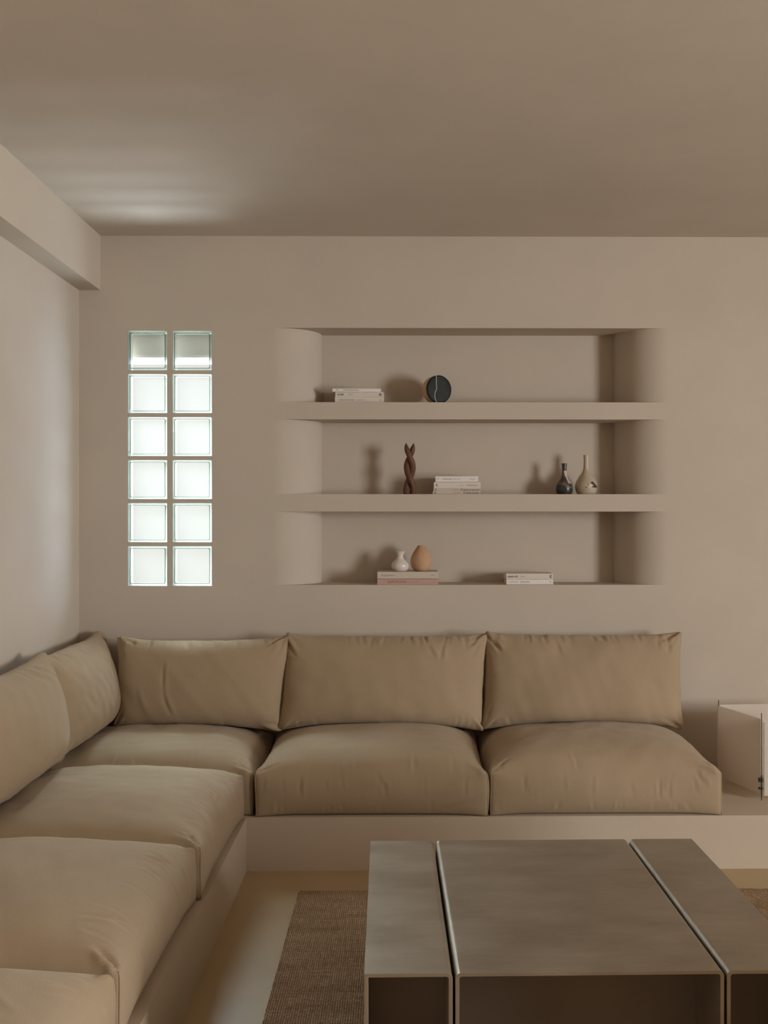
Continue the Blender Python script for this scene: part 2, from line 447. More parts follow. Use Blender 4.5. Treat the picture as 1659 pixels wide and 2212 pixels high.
def normals(X, F):
    fn = np.cross(X[F[:, 2]] - X[F[:, 0]], X[F[:, 3]] - X[F[:, 1]])
    N = np.zeros_like(X)
    for c in range(4):
        for k in range(3): N[:, k] += np.bincount(F[:, c], weights=fn[:, k], minlength=len(X))
    return N / np.maximum(np.linalg.norm(N, axis=1, keepdims=True), 1e-12)
def wavy(X, seed, wl, amp):
    r = np.random.RandomState(seed); s = np.zeros(len(X))
    for _ in range(14):
        d = r.normal(size=3); d /= np.linalg.norm(d)
        s += np.sin(X @ d * 2 * math.pi / (wl * r.uniform(0.6, 1.7)) + r.uniform(0, 6.28))
    return s * amp / math.sqrt(14)
def crease(X, N, a, b, sig, amp, ridge=0.7):
    """a fold running from a to b: a valley with a soft ridge along one side"""
    a = np.array(a, float); b = np.array(b, float); d = b - a; L = np.linalg.norm(d); d /= L
    m = np.all((X > np.minimum(a, b) - 5 * sig) & (X < np.maximum(a, b) + 5 * sig), axis=1)
    x = X[m]; t = (x - a) @ d; tt = np.clip(t, 0, L)
    dv = x - a - tt[:, None] * d
    n = N[m].mean(0); n /= np.linalg.norm(n) + 1e-9
    side = np.cross(n, d); side /= np.linalg.norm(side) + 1e-9
    s = dv @ side + 0.25 * sig * np.sin(t / L * 5)
    far = np.linalg.norm(dv, axis=1)
    fall = np.exp(-(np.maximum(0, far - np.abs(dv @ side)) / (2.5 * sig)) ** 2) * np.sin(np.clip(t / L, 0, 1) * math.pi) ** 0.7
    h = amp * (-np.exp(-(s / sig) ** 2) + ridge * np.exp(-((s - 1.7 * sig) / (1.2 * sig)) ** 2)) * fall
    out = np.zeros(len(X)); out[m] = h
    return out
def finish(name, X, F, parent):
    me = bpy.data.meshes.new(name)
    me.vertices.add(len(X)); me.vertices.foreach_set('co', X.astype(np.float32).ravel())
    me.loops.add(F.size); me.loops.foreach_set('vertex_index', F.astype(np.int32).ravel())
    me.polygons.add(len(F)); me.polygons.foreach_set('loop_start', np.arange(0, F.size, 4, dtype=np.int32))
    me.update(calc_edges=True); me.validate()
    return link(name, me, M['linen'], parent, True)

H0 = 0.0075
SEATS = []
CR = 2.1
def seat_cushion(label, x0, x1, y0, y1, he, cr, seed, creases=(), front='y', it=150):
    """boxed seat cushion; the side that faces the room is 'y' (towards the camera) or 'x' (towards the right)"""
    w, d = x1 - x0, y1 - y0; hx, hy = w / 2, d / 2
    SEATS.append((x0, x1, y0, y1, he, cr))
    nx, ny, nz = int(w / H0), int(d / H0), int(he / H0)
    P, F, idx = grid(nx, ny, nz)
    x, y, z = P.T
    t = (z + 1) / 2
    ex = np.clip(1 - np.abs(x) ** 2.6, 0, 1); ey = np.clip(1 - np.abs(y) ** 2.6, 0, 1)
    top = he + cr * (ex * ey) ** 0.5
    bul = 0.014 * np.sin(math.pi * t) ** 0.8
    X = np.stack([x * hx, y * hy, t * top], 1)
    X[:, 0] += np.sign(x) * (np.abs(x) > 0.999) * bul * (1 - y ** 4) - np.sign(x) * (np.abs(x) ** 8) * 0.006 * (1 - y * y)
    X[:, 1] += np.sign(y) * (np.abs(y) > 0.999) * bul * (1 - x ** 4) - np.sign(y) * (np.abs(y) ** 8) * 0.006 * (1 - x * x)
    dc = np.hypot((1 - np.abs(x)) * hx, (1 - np.abs(y)) * hy)
    wmin = 0.05 if front == 'y' else 0.10
    wt = wmin + (1 - wmin) * (1 - np.exp(-(dc / 0.10) ** 2))
    wt = np.where(z < -0.999, 0.3 * wt, wt)
    X = smooth_mesh(X, F, wt, it)
    N = normals(X, F)
    r = random.Random(seed)
    live = np.clip(t * 1.4, 0, 1)
    h = wavy(X, seed, 0.34, 0.0045) * live + wavy(X, seed + 50, 0.10, 0.0010) * live
    # puckers pulled from the seams
    for _ in range(26):
        if front == 'y':
            px = r.uniform(-hx * .92, hx * .92); q = r.random()
            if q < 0.55: a = (px, -hy, he * r.uniform(.75, 1.0)); b = (px + r.uniform(-.012, .012), -hy, he * r.uniform(.35, .6))
            elif q < 0.8: a = (px, -hy, .01); b = (px + r.uniform(-.015, .015), -hy, he * r.uniform(.25, .4))
            else: a = (px, -hy + .0, he); b = (px + r.uniform(-.02, .02), -hy + r.uniform(.05, .12), he + cr * .6)
        else:
            py = r.uniform(-hy * .92, hy * .92); q = r.random()
            if q < 0.3: a = (hx, py, he); b = (hx, py + r.uniform(-.012, .012), he * r.uniform(.4, .6))
            else: a = (hx - .02, py, he + .01); b = (hx - r.uniform(.06, .16), py + r.uniform(-.05, .05), he + cr * .7)
        h += crease(X, N, a, b, r.uniform(.004, .008), r.uniform(.0006, .0017) * CR)
    for sx in (-1, 1):
        for sy in (-1, 1):
            for _ in range(5):
                ang = r.uniform(20, 70); L = r.uniform(.05, .12)
                a = (sx * hx * .985, sy * hy * .985, he); b = (sx * (hx - L * math.cos(R(ang))), sy * (hy - L * math.sin(R(ang))), he + cr * .35)
                h += crease(X, N, a, b, r.uniform(.004, .008), r.uniform(.001, .0025) * CR)
    for c in creases: h += crease(X, N, *c)
    X = X + N * h[:, None]
    X[:, 2] = np.maximum(X[:, 2], 0.0)
    root = empty('seat_cushion', ((x0 + x1) / 2, (y0 + y1) / 2, 0.2105))
    tag(root, label, 'cushion', 'linen seat cushions on the plaster bench')
    finish('cover', X, F, root)
    # piped seams up the four corners
    def path(keys): return [X[idx[k]] for k in keys]
    loops = []
    for i in (0, nx):
        for j in (0, ny): loops.append([(i, j, k) for k in range(nz + 1)])
    for lp in loops:
        pts = path(lp)[::2] + [path(lp)[-1]]
        bm = bmesh.new(); tube(bm, pts, 0.0020, 6); link('seam_piping', bm, M['linen'], root, True)
    return root

def back_cushion(label, w, hgt, thick, loc, rz, lean, seed, creases=(), sag=0.25, it=60, sl=0.0, sr=0.0):
    """loose back cushion, local x = width, z = height from its lower seam, front is -y"""
    hx, hz = w / 2, hgt / 2
    nx, ny, nz = int(w / H0), 8, int(hgt / H0)
    P, F, idx = grid(nx, ny, nz)
    x, y, z = P.T
    g = ((1 - np.abs(x) ** 2.8) * (1 - np.abs(z) ** 2.8)).clip(0, 1) ** 0.52
    th = 0.022 + (thick / 2 - 0.022) * g * (1 - sag * z)
    r = random.Random(seed)
    pin = 0.005
    X = np.stack([x * (hx - pin * (1 - z * z)) , y * th, z * (hz - 0.6 * pin * (1 - x * x))], 1)
    X[:, 0] += ((1 - x) / 2 * sl + (1 + x) / 2 * sr) * z
    X[:, 2] -= (0.016 if w < 0.8 else 0.005) * (1 - x ** 4) * ((z + 1) / 2) ** 3
    X[:, 2] += wavy(np.stack([X[:, 0], X[:, 0] * 0, X[:, 0] * 0], 1), seed, 0.5, 0.003) * (z > 0)
    dc = np.hypot((1 - np.abs(x)) * hx, (1 - np.abs(z)) * hz)
    wt = 0.06 + 0.94 * (1 - np.exp(-(dc / 0.07) ** 2))
    X = smooth_mesh(X, F, wt, it)
    N = normals(X, F)
    h = wavy(X, seed, 0.30, 0.005) * g + wavy(X, seed + 9, 0.09, 0.0011)
    for _ in range(30):
        q = r.random(); px = r.uniform(-hx * .93, hx * .93)
        if q < .6:   # short puckers hanging from the top seam
            a = (px, -.02, hz * .97); b = (px + r.uniform(-.02, .02), -thick * .30, hz * r.uniform(.60, .82))
        elif q < .8:
            a = (px, -.02, -hz * .97); b = (px + r.uniform(-.02, .02), -thick * .32, -hz * r.uniform(.6, .8))
        else:
            s = r.choice((-1, 1)); pz = r.uniform(-hz * .8, hz * .8)
            a = (s * hx * .98, -.02, pz); b = (s * (hx - r.uniform(.05, .12)), -thick * .3, pz + r.uniform(-.03, .03))
        h += crease(X, N, a, b, r.uniform(.004, .009), r.uniform(.0008, .0024) * CR)
    for sx in (-1, 1):
        for sz in (-1, 1):
            for _ in range(5):
                ang = r.uniform(15, 75); L = r.uniform(.06, .14)
                a = (sx * hx * .98, -.012, sz * hz * .98); b = (sx * (hx - L * math.cos(R(ang))), -thick * .25, sz * (hz - L * math.sin(R(ang))))
                h += crease(X, N, a, b, r.uniform(.004, .008), r.uniform(.0015, .0035) * CR)
    for c in creases: h += crease(X, N, *c)
    X = X + N * h[:, None]
    X[:, 2] += hz
    MW = Matrix.Translation(loc) @ Matrix.Rotation(rz, 4, 'Z') @ Matrix.Rotation(-lean, 4, 'X')
    A = np.array(MW); Wd = X @ A[:3, :3].T + A[:3, 3]
    # the cushion squashes on to the seats below and against the wall behind
    sup = np.full(len(Wd), 0.2105)
    for (a0, a1, b0, b1, he, cr) in SEATS:
        u = (2 * Wd[:, 0] - a0 - a1) / (a1 - a0); v = (2 * Wd[:, 1] - b0 - b1) / (b1 - b0)
        e = ((1 - np.abs(u) ** 2.6).clip(0, 1) * (1 - np.abs(v) ** 2.6).clip(0, 1)) ** 0.5
        ins = (np.abs(u) < 1) & (np.abs(v) < 1)
        sup = np.maximum(sup, np.where(ins, 0.2105 + he + cr * e - 0.006, 0))
    gap = sup + 0.004 - Wd[:, 2]
    Wd[:, 2] += np.where(gap > -0.03, 0.5 * (gap + 0.03) ** 2 / 0.06 * (gap < 0.03) + gap * (gap >= 0.03), 0)
    Wd[:, 1] = np.minimum(Wd[:, 1], D - 0.006); Wd[:, 0] = np.maximum(Wd[:, 0], XL + 0.006)
    Ai = np.array(MW.inverted()); X = Wd @ Ai[:3, :3].T + Ai[:3, 3]
    root = empty('back_cushion', loc); root.rotation_euler = MW.to_euler()
    tag(root, label, 'cushion', 'linen back cushions leaning on the walls')
    finish('cover', X, F, root)
    bm = bmesh.new()
    mid = 0
    mid = 4
    loops = [[(0, mid, k) for k in range(nz)] + [(i, mid, nz) for i in range(nx)] + [(nx, mid, k) for k in range(nz, -1, -1)]]
    for lp in loops:
        pts = [X[idx[k]] for k in lp]; tube(bm, pts[::2] + [pts[-1]], 0.0016, 6)
    link('seam_piping', bm, M['linen'], root, True)
    return root

BF = 4.272   # front edge of the bench
seat_cushion('beige linen seat cushion in the room corner where the two rows meet', XL + 0.012, -0.590, 4.290, 5.035, 0.172, 0.095, 11, front='y')
seat_cushion('beige linen seat cushion in the middle of the back row', -0.579, 0.337, BF, 5.030, 0.174, 0.098, 23, front='y',
    creases=[((.02, -.37, .175), (.05, -.37, .10), .007, .003), ((-.12, -.37, .17), (-.115, -.37, .10), .006, .002), ((.28, -.37, .03), (.40, -.37, .07), .01, .003)])
seat_cushion('beige linen seat cushion at the right end, beside the paper lamp', 0.343, 1.262, BF + .008, 5.030, 0.176, 0.100, 35, front='y',
    creases=[((.36, -.36, .176), (.38, -.37, .12), .008, .004), ((-.05, -.37, .17), (-.052, -.37, .09), .006, .002)])
seat_cushion('beige linen seat cushion of the left row, just in front of the corner one', XL + 0.012, -0.616, 3.345, 4.262, 0.172, 0.092, 47, front='x')
seat_cushion('beige linen seat cushion in the left row, middle one, its near side darkest', XL + 0.012, -0.628, 2.430, 3.337, 0.172, 0.090, 59, front='x',
    creases=[((.40, -.44, .19), (.37, -.40, .20), .008, .005)])
seat_cushion('beige linen seat cushion of the left row, cut off by the bottom edge', XL + 0.012, -0.634, 1.510, 2.422, 0.172, 0.080, 61, front='x',
    creases=[((.12, .30, .23), (.30, .12, .21), .012, .004)])
# back cushions along the back wall
LEAN = R(11)
back_cushion('beige linen back cushion facing the camera, leftmost, with a vertical crease', 0.768, 0.425, 0.228, (-0.900, 4.842, 0.436), 0, LEAN, 71, sl=-.004, sr=.026,
    creases=[((-.155, -.11, .10), (-.15, -.12, -.06), .007, .005), ((-.15, -.12, -.05), (-.11, -.09, -.15), .008, .006), ((-.27, -.08, -.02), (-.23, -.06, -.15), .010, .004)])
back_cushion('beige linen back cushion in the middle of the back row', 0.916, 0.430, 0.228, (-0.085, 4.842, 0.436), 0, LEAN, 83, sl=.016, sr=.014,
    creases=[((.20, -.07, .16), (.23, -.09, .09), .008, .005), ((.27, -.07, .17), (.25, -.09, .09), .008, .005)])
back_cushion('beige linen back cushion at the right end, upper right corner pinched', 0.898, 0.432, 0.228, (0.808, 4.842, 0.440), 0, LEAN, 97, sl=.010, sr=.006,
    creases=[((.385, -.03, .19), (.375, -.05, .11), .009, .008), ((.34, -.04, .19), (.33, -.06, .13), .008, .005), ((-.12, -.07, .18), (-.11, -.1, .11), .007, .004), ((-.40, -.03, .20), (-.38, -.06, .12), .010, .006)])
# back cushions along the left wall
back_cushion('beige linen back cushion against the left wall, wedged into the room corner', 0.850, 0.428, 0.262, (-1.352, 4.602, 0.436), R(90), R(7), 103, it=130)
back_cushion('beige linen back cushion against the left wall, cut off by the left edge', 0.920, 0.432, 0.285, (-1.342, 3.765, 0.436), R(90), R(7), 117, it=130,
    creases=[((.20, -.05, .19), (.34, -.09, .12), .010, .006), ((.12, -.06, .18), (.26, -.1, .10), .012, .005), ((.40, -.03, -.16), (.37, -.06, -.19), .008, .005)])

# ------------------------------------------------------------------ rug
bm = bmesh.new()
RX0, RX1, RY0, RY1 = -0.381, 2.50, 1.55, 4.017
rr = random.Random(8)
nxr, nyr = 160, 170
def edge_pts():
    A = []
    for i in range(nxr): A.append((RX0 + (RX1 - RX0) * i / nxr, RY0 + rr.uniform(-.003, .003)))
    for i in range(nyr): A.append((RX1 + rr.uniform(-.003, .003), RY0 + (RY1 - RY0) * i / nyr))
    for i in range(nxr): A.append((RX1 - (RX1 - RX0) * i / nxr, RY1 + .017 * (1 - i / nxr) + rr.uniform(-.004, .004)))
    for i in range(nyr): A.append((RX0 + rr.uniform(-.0025, .0025), RY1 - (RY1 - RY0) * i / nyr))
    return A
prism(bm, edge_pts(), 'z', 0.0, 0.009)
rugo = link('woven_rug', bm, M['rug']); tag(rugo, 'coarse brown jute rug lying under the metal coffee table', 'rug')
bm = bmesh.new()   # loose weft ends along the two edges in view
for i in range(330):
    x = RX0 + (RX1 - RX0) * i / 330 + rr.uniform(-.002, .002); y = RY1 + .017 * i / 330
    L = rr.uniform(.002, .008); tube(bm, [(x, y - .006, .005), (x + rr.uniform(-.003, .003), y + L, rr.uniform(.003, .008))], rr.uniform(.0011, .0018), 5)
for i in range(420):
    y = RY0 + (RY1 - RY0) * i / 420
    tube(bm, [(RX0 + .004, y, .006), (RX0 - rr.uniform(.001, .004), y + rr.uniform(-.002, .002), .004)], .0018, 5)
fr = link('fringe', bm, M['rug'], rugo); fr['kind'] = 'stuff'

# ------------------------------------------------------------------ coffee table
TB = empty('coffee_table', (0.402, 2.851, 0.009), R(0.85))
tag(TB, 'low coffee table of three bent brushed-steel sections on the rug', 'table')
th_, HT, DP = 0.0085, 0.392, 0.962
def bent(x0, x1, round_l, round_r):
    """bridge-shaped bent plate: top with a leg plate at either side"""
    ro = 0.013
    def corner(cx_, cz_, r, a0, a1, n=6): return [(cx_ + r * math.cos(R(a0 + (a1 - a0) * k / n)), cz_ + r * math.sin(R(a0 + (a1 - a0) * k / n))) for k in range(n + 1)]
    out = [(x0, 0)]
    out += corner(x0 + ro, HT - ro, ro, 180, 90) if round_l else [(x0, HT)]
    out += corner(x1 - ro, HT - ro, ro, 90, 0) if round_r else [(x1, HT)]
    out += [(x1, 0), (x1 - th_, 0)]
    ri = 0.006
    out += corner(x1 - th_ - ri, HT - th_ - ri, ri, 0, 90, 4) if round_r else [(x1 - th_, HT - th_)]
    out += corner(x0 + th_ + ri, HT - th_ - ri, ri, 90, 180, 4) if round_l else [(x0 + th_, HT - th_)]
    out += [(x0 + th_, 0)]
    b = bmesh.new(); prism(b, out, 'y', -DP / 2, DP / 2)
    bmesh.ops.recalc_face_normals(b, faces=b.faces)
    es = [e for e in b.edges if abs(e.verts[0].co.y - e.verts[1].co.y) < 1e-6 and e.verts[0].co.z > .001 or False]
    es = [e for e in es if len(e.link_faces) == 2]
    bmesh.ops.bevel(b, geom=es, offset=0.0009, segments=2, affect='EDGES', profile=0.5)
    return b
ws = ((-0.493, -0.3005, 'side_section', False, True), (-0.2945, 0.2945, 'centre_section', True, True), (0.3005, 0.493, 'side_section', True, False))
for x0, x1, nm, l_, r_ in ws:
    s = link(nm, bent(x0, x1, l_, r_), M['steel'], TB)
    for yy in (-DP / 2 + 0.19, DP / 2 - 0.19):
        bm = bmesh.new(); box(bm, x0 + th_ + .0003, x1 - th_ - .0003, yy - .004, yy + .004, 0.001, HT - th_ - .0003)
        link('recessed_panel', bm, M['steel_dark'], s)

# ------------------------------------------------------------------ paper lamp
LP = empty('paper_lamp', (1.49, 4.505, 0.2105)); tag(LP, 'white paper lamp held by thin bronze rods, on the bench at the right edge', 'lamp')
def rodz(x, y, z0, z1, r=0.0017):
    bm = bmesh.new(); tube(bm, [(x, y, z0), (x, y, z1)], r, 10); return link('rod', bm, M['bronze'], LP, True)
A = Vector((0.0, 0.0)); B = Vector((-0.087, 0.315)); C = Vector((0.37, 0.010)); E_ = Vector((0.37, 0.345))
for p in (A, B, C, E_): rodz(p.x, p.y, 0.0, 0.362)
def panel(p, q, z0, z1, th=0.0016, inset=0.006):
    d = (q - p).normalized(); n = Vector((-d.y, d.x)); p = p + d * inset; q = q - d * inset
    bm = bmesh.new()
    N_ = 10; pts = []
    for s in (1, -1):
        rng = range(N_ + 1) if s == 1 else range(N_, -1, -1)
        for i in rng:
            t = i / N_; c = p.lerp(q, t) + n * (s * th / 2 + 0.002 * math.sin(math.pi * t)); pts.append((c.x, c.y))
    prism(bm, pts, 'z', z0, z1); return link('shade_panel', bm, M['shade'], LP, False)
panel(B + Vector((-.005, .006)), A + Vector((-.002, .004)), 0.024, 0.338, inset=0.002); panel(A + Vector((0, -.008)), C + Vector((0, -.008)), 0.020, 0.338); panel(B, E_, 0.024, 0.342);
for z0, z1 in ((0.076, 0.093), (0.046, 0.054)):
    bm = bmesh.new()
    box(bm, -0.0125, -0.0030, -0.006, 0.006, z0, z1, 0.001, 1); box(bm, 0.0030, 0.0105, -0.008, 0.004, z0 - .001, z1, 0.001, 1)
    link('clip', bm, M['black'], LP)
bm = bmesh.new(); box(bm, 0.0012, 0.0105, -0.009, -0.0065, 0.022, 0.325); link('hinge_strip', bm, M['film'], LP)

# ------------------------------------------------------------------ writing
def text_mesh(s, size, bold=0.0, shear=0.0, xs=1.0):
    cu = bpy.data.curves.new('t', 'FONT'); cu.body = s; cu.size = size; cu.offset = bold; cu.shear = shear
    cu.extrude = 0.00012; cu.align_x = 'LEFT'; cu.align_y = 'CENTER'; cu.space_character = 1.0
    o = bpy.data.objects.new('t', cu); col.objects.link(o)
    bpy.context.view_layer.update()
    me = bpy.data.meshes.new_from_object(o.evaluated_get(bpy.context.evaluated_depsgraph_get()))
    bpy.data.objects.remove(o); bpy.data.curves.remove(cu)
    me.transform(Matrix.Diagonal((xs, 1, 1, 1)))
    w = max((v.co.x for v in me.vertices), default=0)
    return me, w

# ------------------------------------------------------------------ books
def book(label, group, xc, y0, z0, w, d, h, cover, texts, rz=0.0, marks=()):
    """lying book, its spine faces the room (-y); texts are (string, x fraction, height, ink, bold, shear, target width)"""
    root = empty('book', (xc, y0, z0), R(rz)); tag(root, label, 'book', group)
    c = 0.0014
    bm = bmesh.new()
    # wrap-around cover: two boards and a slightly rounded spine
    hw = w / 2
    n = 6
    prof = [(d, 0)] + [(0.004 * (1 - math.cos(R(90 * k / n))) if False else max(0, 0.0012 * (1 - math.sin(R(180 * k / n)))), h * k / n) for k in range(n + 1)] + [(d, h), (d, h - c)] + [(0.002 + c, h - c), (0.002 + c, c), (d, c)]
    prism(bm, prof, 'x', -hw, hw)
    link('cover', bm, cover, root)
    bm = bmesh.new(); box(bm, -hw + .002, hw - .002, 0.002 + c, d - .003, c, h - c); link('pages', bm, M['pages'], root)
    for (s, fx, sz, ink, bold, shear, tw) in texts:
        me, wd = text_mesh(s, sz, bold, shear)
        k = tw * w / wd if tw else 1.0
        t = link('spine_text', me, ink, root)
        t.rotation_euler = (R(90), 0, 0); t.location = (-hw + fx * w, -0.0001, h * 0.5); t.scale = (k, 1, 1)
    for kind, fx, sz in marks:
        bm = bmesh.new()
        if kind == 'ring':
            o_ = [(sz * .42 * math.cos(a), sz * .5 * math.sin(a)) for a in [2 * math.pi * k / 20 for k in range(20)]]
            i_ = [(sz * .17 * math.cos(a), sz * .22 * math.sin(a)) for a in [2 * math.pi * k / 20 for k in range(20)]]
            ring(bm, o_, i_, -0.0003, 0.0004)
        elif kind == 'C':
            for k in range(14):
                a0, a1 = R(50 + 260 * k / 14), R(50 + 260 * (k + 1) / 14)
                P_ = lambda r_, a: (r_ * math.cos(a), r_ * 1.05 * math.sin(a))
                prism(bm, [P_(sz * .5, a0), P_(sz * .5, a1), P_(sz * .22, a1), P_(sz * .22, a0)], 'y', -0.0003, 0.0004)
        else:
            prism(bm, [(-sz * .6, sz * .45), (-sz * .1, sz * .4), (sz * .6, -sz * .4), (sz * .2, -sz * .3)], 'y', -0.0003, 0.0004)
        m_ = link('publisher_mark', bm, M['ink'], root); m_.location = (-hw + fx * w, -0.0001, h * 0.5)
    return root
G = 0.0006
z = 1.9190; Y1 = D + 0.035; g = 'books lying on the upper shelf'
book('ivory paperback at the bottom of the three-book stack on the upper shelf', g, -0.2025, Y1, z, 0.229, 0.150, 0.0262, M['ivory'],
     [('GENEALOGIES DE LONDRES', .09, .0075, M['ink'], 0, 0, .30), ('LA CIUDAD VIVIDA', .43, .0070, M['ink_pale'], 0, 0, .19)], 1.2, [('dash', .93, .008)]); z += .0262 + G
book('ivory paperback in the middle of the stack on the upper shelf', g, -0.2030, Y1 + .003, z, 0.226, 0.150, 0.0240, M['ivory'],
     [('RIVER', .05, .0115, M['ink'], .0002, 0, .13), ('Olmos', .27, .0080, M['ink_soft'], 0, .2, .09), ('|', .89, .011, M['ink_soft'], 0, 0, 0)], -1.0, [('ring', .935, .0125)]); z += .0240 + G
book('thin white paperback topping the stack on the upper shelf, jutting out to the left', g, -0.2150, Y1 - .004, z, 0.226, 0.145, 0.0150, M['white_cover'],
     [('CONVERSACIONES DE CIUDAD', .22, .0068, M['ink'], 0, 0, .32)], 2.0, [('dash', .095, .0085)])
z = 1.4919; Y2 = D + 0.034; g = 'books lying on the lower shelf'
x2 = 0.2525
book('thin ivory paperback at the very bottom of the four-book stack on the lower shelf', g, x2, Y2, z, 0.222, 0.150, 0.0140, M['cream_cover'],
     [('Yo misma un juicio', .63, .0108, M['ink'], .0002, .35, .34), ('NOTHOMB', .425, .0062, M['ink_soft'], 0, 0, .15), (':', .09, .010, M['ink'], 0, 0, 0)], .6, [('C', .052, .0090)]); z += .0140 + G
book('thin ivory paperback second from the bottom of the stack on the lower shelf', g, x2 + .002, Y2 + .002, z, 0.221, 0.150, 0.0125, M['cream_cover'],
     [('El cuerpo en que nací', .57, .0108, M['ink'], .0001, .35, .41), ('NETTEL', .43, .0062, M['ink_soft'], 0, 0, .09), ('.', .085, .010, M['ink'], 0, 0, 0)], -.7, [('C', .052, .0075)]); z += .0125 + G
book('thick ivory paperback second from the top of the stack on the lower shelf', g, x2 + .003, Y2 + .001, z, 0.219, 0.150, 0.0290, M['ivory'],
     [('Cuentos divinos 6', .70, .0100, M['ink_soft'], .0001, .35, .24), ('ELENA', .55, .0062, M['ink_soft'], 0, 0, .08)], .4, [('C', .065, .0095)]); z += .0290 + G + .0006
book('white paperback on top of the four-book stack on the lower shelf, smaller than the rest', g, x2 + .001, Y2 + .004, z, 0.201, 0.140, 0.0262, M['white_cover'],
     [('1 78', .02, .0070, M['ink_soft'], 0, 0, .06), ('AMADEUS DIARI', .17, .0066, M['ink'], 0, 0, .21), ('Quattrocento', .41, .0075, M['ink_soft'], 0, 0, .17), ('Tusquets', .80, .0070, M['ink_soft'], 0, .2, .12)], -1.0)
z = NZ0 + .0006; g = 'books lying on the niche floor'
book('dusty pink hardback with red lettering, under the cream book on the niche floor', g, 0.0235, D + 0.004, z, 0.283, 0.190, 0.0265, M['pink_cover'],
     [('BARCELONA', .17, .0150, M['ink_red'], .0001, 0, .31), ('IN DETAIL', .50, .0105, M['ink_pale'], 0, 0, .18), ('→', .925, .008, M['ink_red'], 0, 0, 0)], 0.0); z += .0265 + .0016
book('wide cream hardback carrying the small white vase and the terracotta vase', g, 0.0235, D + 0.002, z, 0.283, 0.188, 0.0318, M['cream_cover'],
     [('Borja Yorimoto', .065, .0125, M['ink_soft'], .0001, .1, .21), ('CASA', .865, .0085, M['ink_soft'], 0, 0, .075)], 0.2)
ZB = z + .0318
z = NZ0 + .0006
book('white paperback lying underneath, right-hand pair on the niche floor', g, 0.5935, D + 0.020, z, 0.2185, 0.150, 0.0235, M['white_cover'],
     [('ARQUITECTURAS', .065, .0066, M['ink_pale'], 0, 0, .18), ('VIVIR EN LA CIUDAD', .29, .0078, M['ink_soft'], .0001, 0, .20)], -.5, [('dash', .935, .007)]); z += .0235 + .001
book('ivory paperback lying on top, right-hand pair on the niche floor', g, 0.5925, D + 0.018, z, 0.2185, 0.150, 0.0262, M['ivory'],
     [('espacio vs fly', .03, .0130, M['ink'], .0002, .1, .215), ('Debate', .30, .0090, M['ink_soft'], 0, 0, .10)], .4, [('C', .955, .0125)])

# ------------------------------------------------------------------ ceramics and sculpture
def vase(label, cat, name, x, y, z, prof, mat, part='body', seg=56, flat=1.0):
    root = empty(name, (x, y, z)); tag(root, label, cat)
    pr = catmull(prof, 6); pr = [(max(r, 0), zz) for r, zz in pr]
    inner = [(max(r - .003, 0.0005), zz) for r, zz in pr[::-1] if zz > prof[1][1] + .006]
    bm = bmesh.new(); lathe(bm, [(0, 0)] + pr + inner + [(0, inner[-1][1])], seg, flat=flat)
    link(part, bm, mat, root, True)
    return root, pr
S = 1 / 455.0        # metres per photo pixel at the depth of the niche
yv = D + 0.095
# dark bottle
vase('small charcoal-glazed bottle with a cream drip on its neck, left of the tall pale bottle', 'bottle', 'ceramic_bottle', 0.7655, yv, 1.4919,
     [(15.0 * S, 0), (16.6 * S, 4 * S), (17.9 * S, 10 * S), (17.6 * S, 17 * S), (15.2 * S, 24 * S), (10.6 * S, 30 * S), (7.2 * S, 36 * S), (5.6 * S, 43 * S), (4.9 * S, 52 * S), (5.1 * S, 60 * S), (5.5 * S, 67 * S)], M['dark_bottle'])
tall, pr = vase('tall pale stoneware bottle with black brushwork, at the right end of the lower shelf', 'bottle', 'ceramic_bottle', 0.8695, yv, 1.4919,
     [(18.5 * S, 0), (21.5 * S, 5 * S), (23.6 * S, 12 * S), (24.0 * S, 18 * S), (22.2 * S, 26 * S), (18.2 * S, 34 * S), (13.2 * S, 42 * S), (8.6 * S, 49 * S), (6.2 * S, 56 * S), (5.6 * S, 66 * S), (5.6 * S, 76 * S), (6.1 * S, 85 * S)], M['clay_pale'])
def on_lathe(pr, u, z, lift=0.0006):
    for (r0, z0), (r1, z1) in zip(pr, pr[1:]):
        if z0 <= z <= z1: r = r0 + (r1 - r0) * (z - z0) / max(z1 - z0, 1e-6); break
    else: r = pr[0][0]
    r += lift; a = math.asin(max(-.98, min(.98, u / r)))
    return (r * math.sin(a), -r * math.cos(a), z)
def patch(parent, pr, poly, mat, nm='brushwork'):
    bm = bmesh.new()
    cx_ = sum(p[0] for p in poly) / len(poly); cz_ = sum(p[1] for p in poly) / len(poly)
    N_ = 5; dense = []
    for i in range(len(poly)):
        p, q = poly[i], poly[(i + 1) % len(poly)]
        for k in range(6): dense.append((p[0] + (q[0] - p[0]) * k / 6, p[1] + (q[1] - p[1]) * k / 6))
    rings = [[bm.verts.new(on_lathe(pr, cx_ + (p[0] - cx_) * t / N_, cz_ + (p[1] - cz_) * t / N_)) for p in dense] for t in range(1, N_ + 1)]
    c0 = bm.verts.new(on_lathe(pr, cx_, cz_)); n = len(dense)
    for k in range(n): bm.faces.new((c0, rings[0][k], rings[0][(k + 1) % n]))
    for a, b in zip(rings, rings[1:]):
        for k in range(n): bm.faces.new((a[k], a[(k + 1) % n], b[(k + 1) % n], b[k]))
    link(nm, bm, mat, parent)
def bp(pts): return [((x - 1062) / 11.85 * S, (1262 - y) / 11.85 * S) for x, y in pts]
patch(tall, pr, bp([(1120, 965), (1185, 935), (1300, 1045), (1330, 1085), (1230, 1095), (1140, 1078), (1230, 1050)]), M['paint_black'])
patch(tall, pr, bp([(1060, 975), (1110, 985), (1090, 1040), (1040, 1060), (1050, 1010)]), M['paint_grey'])
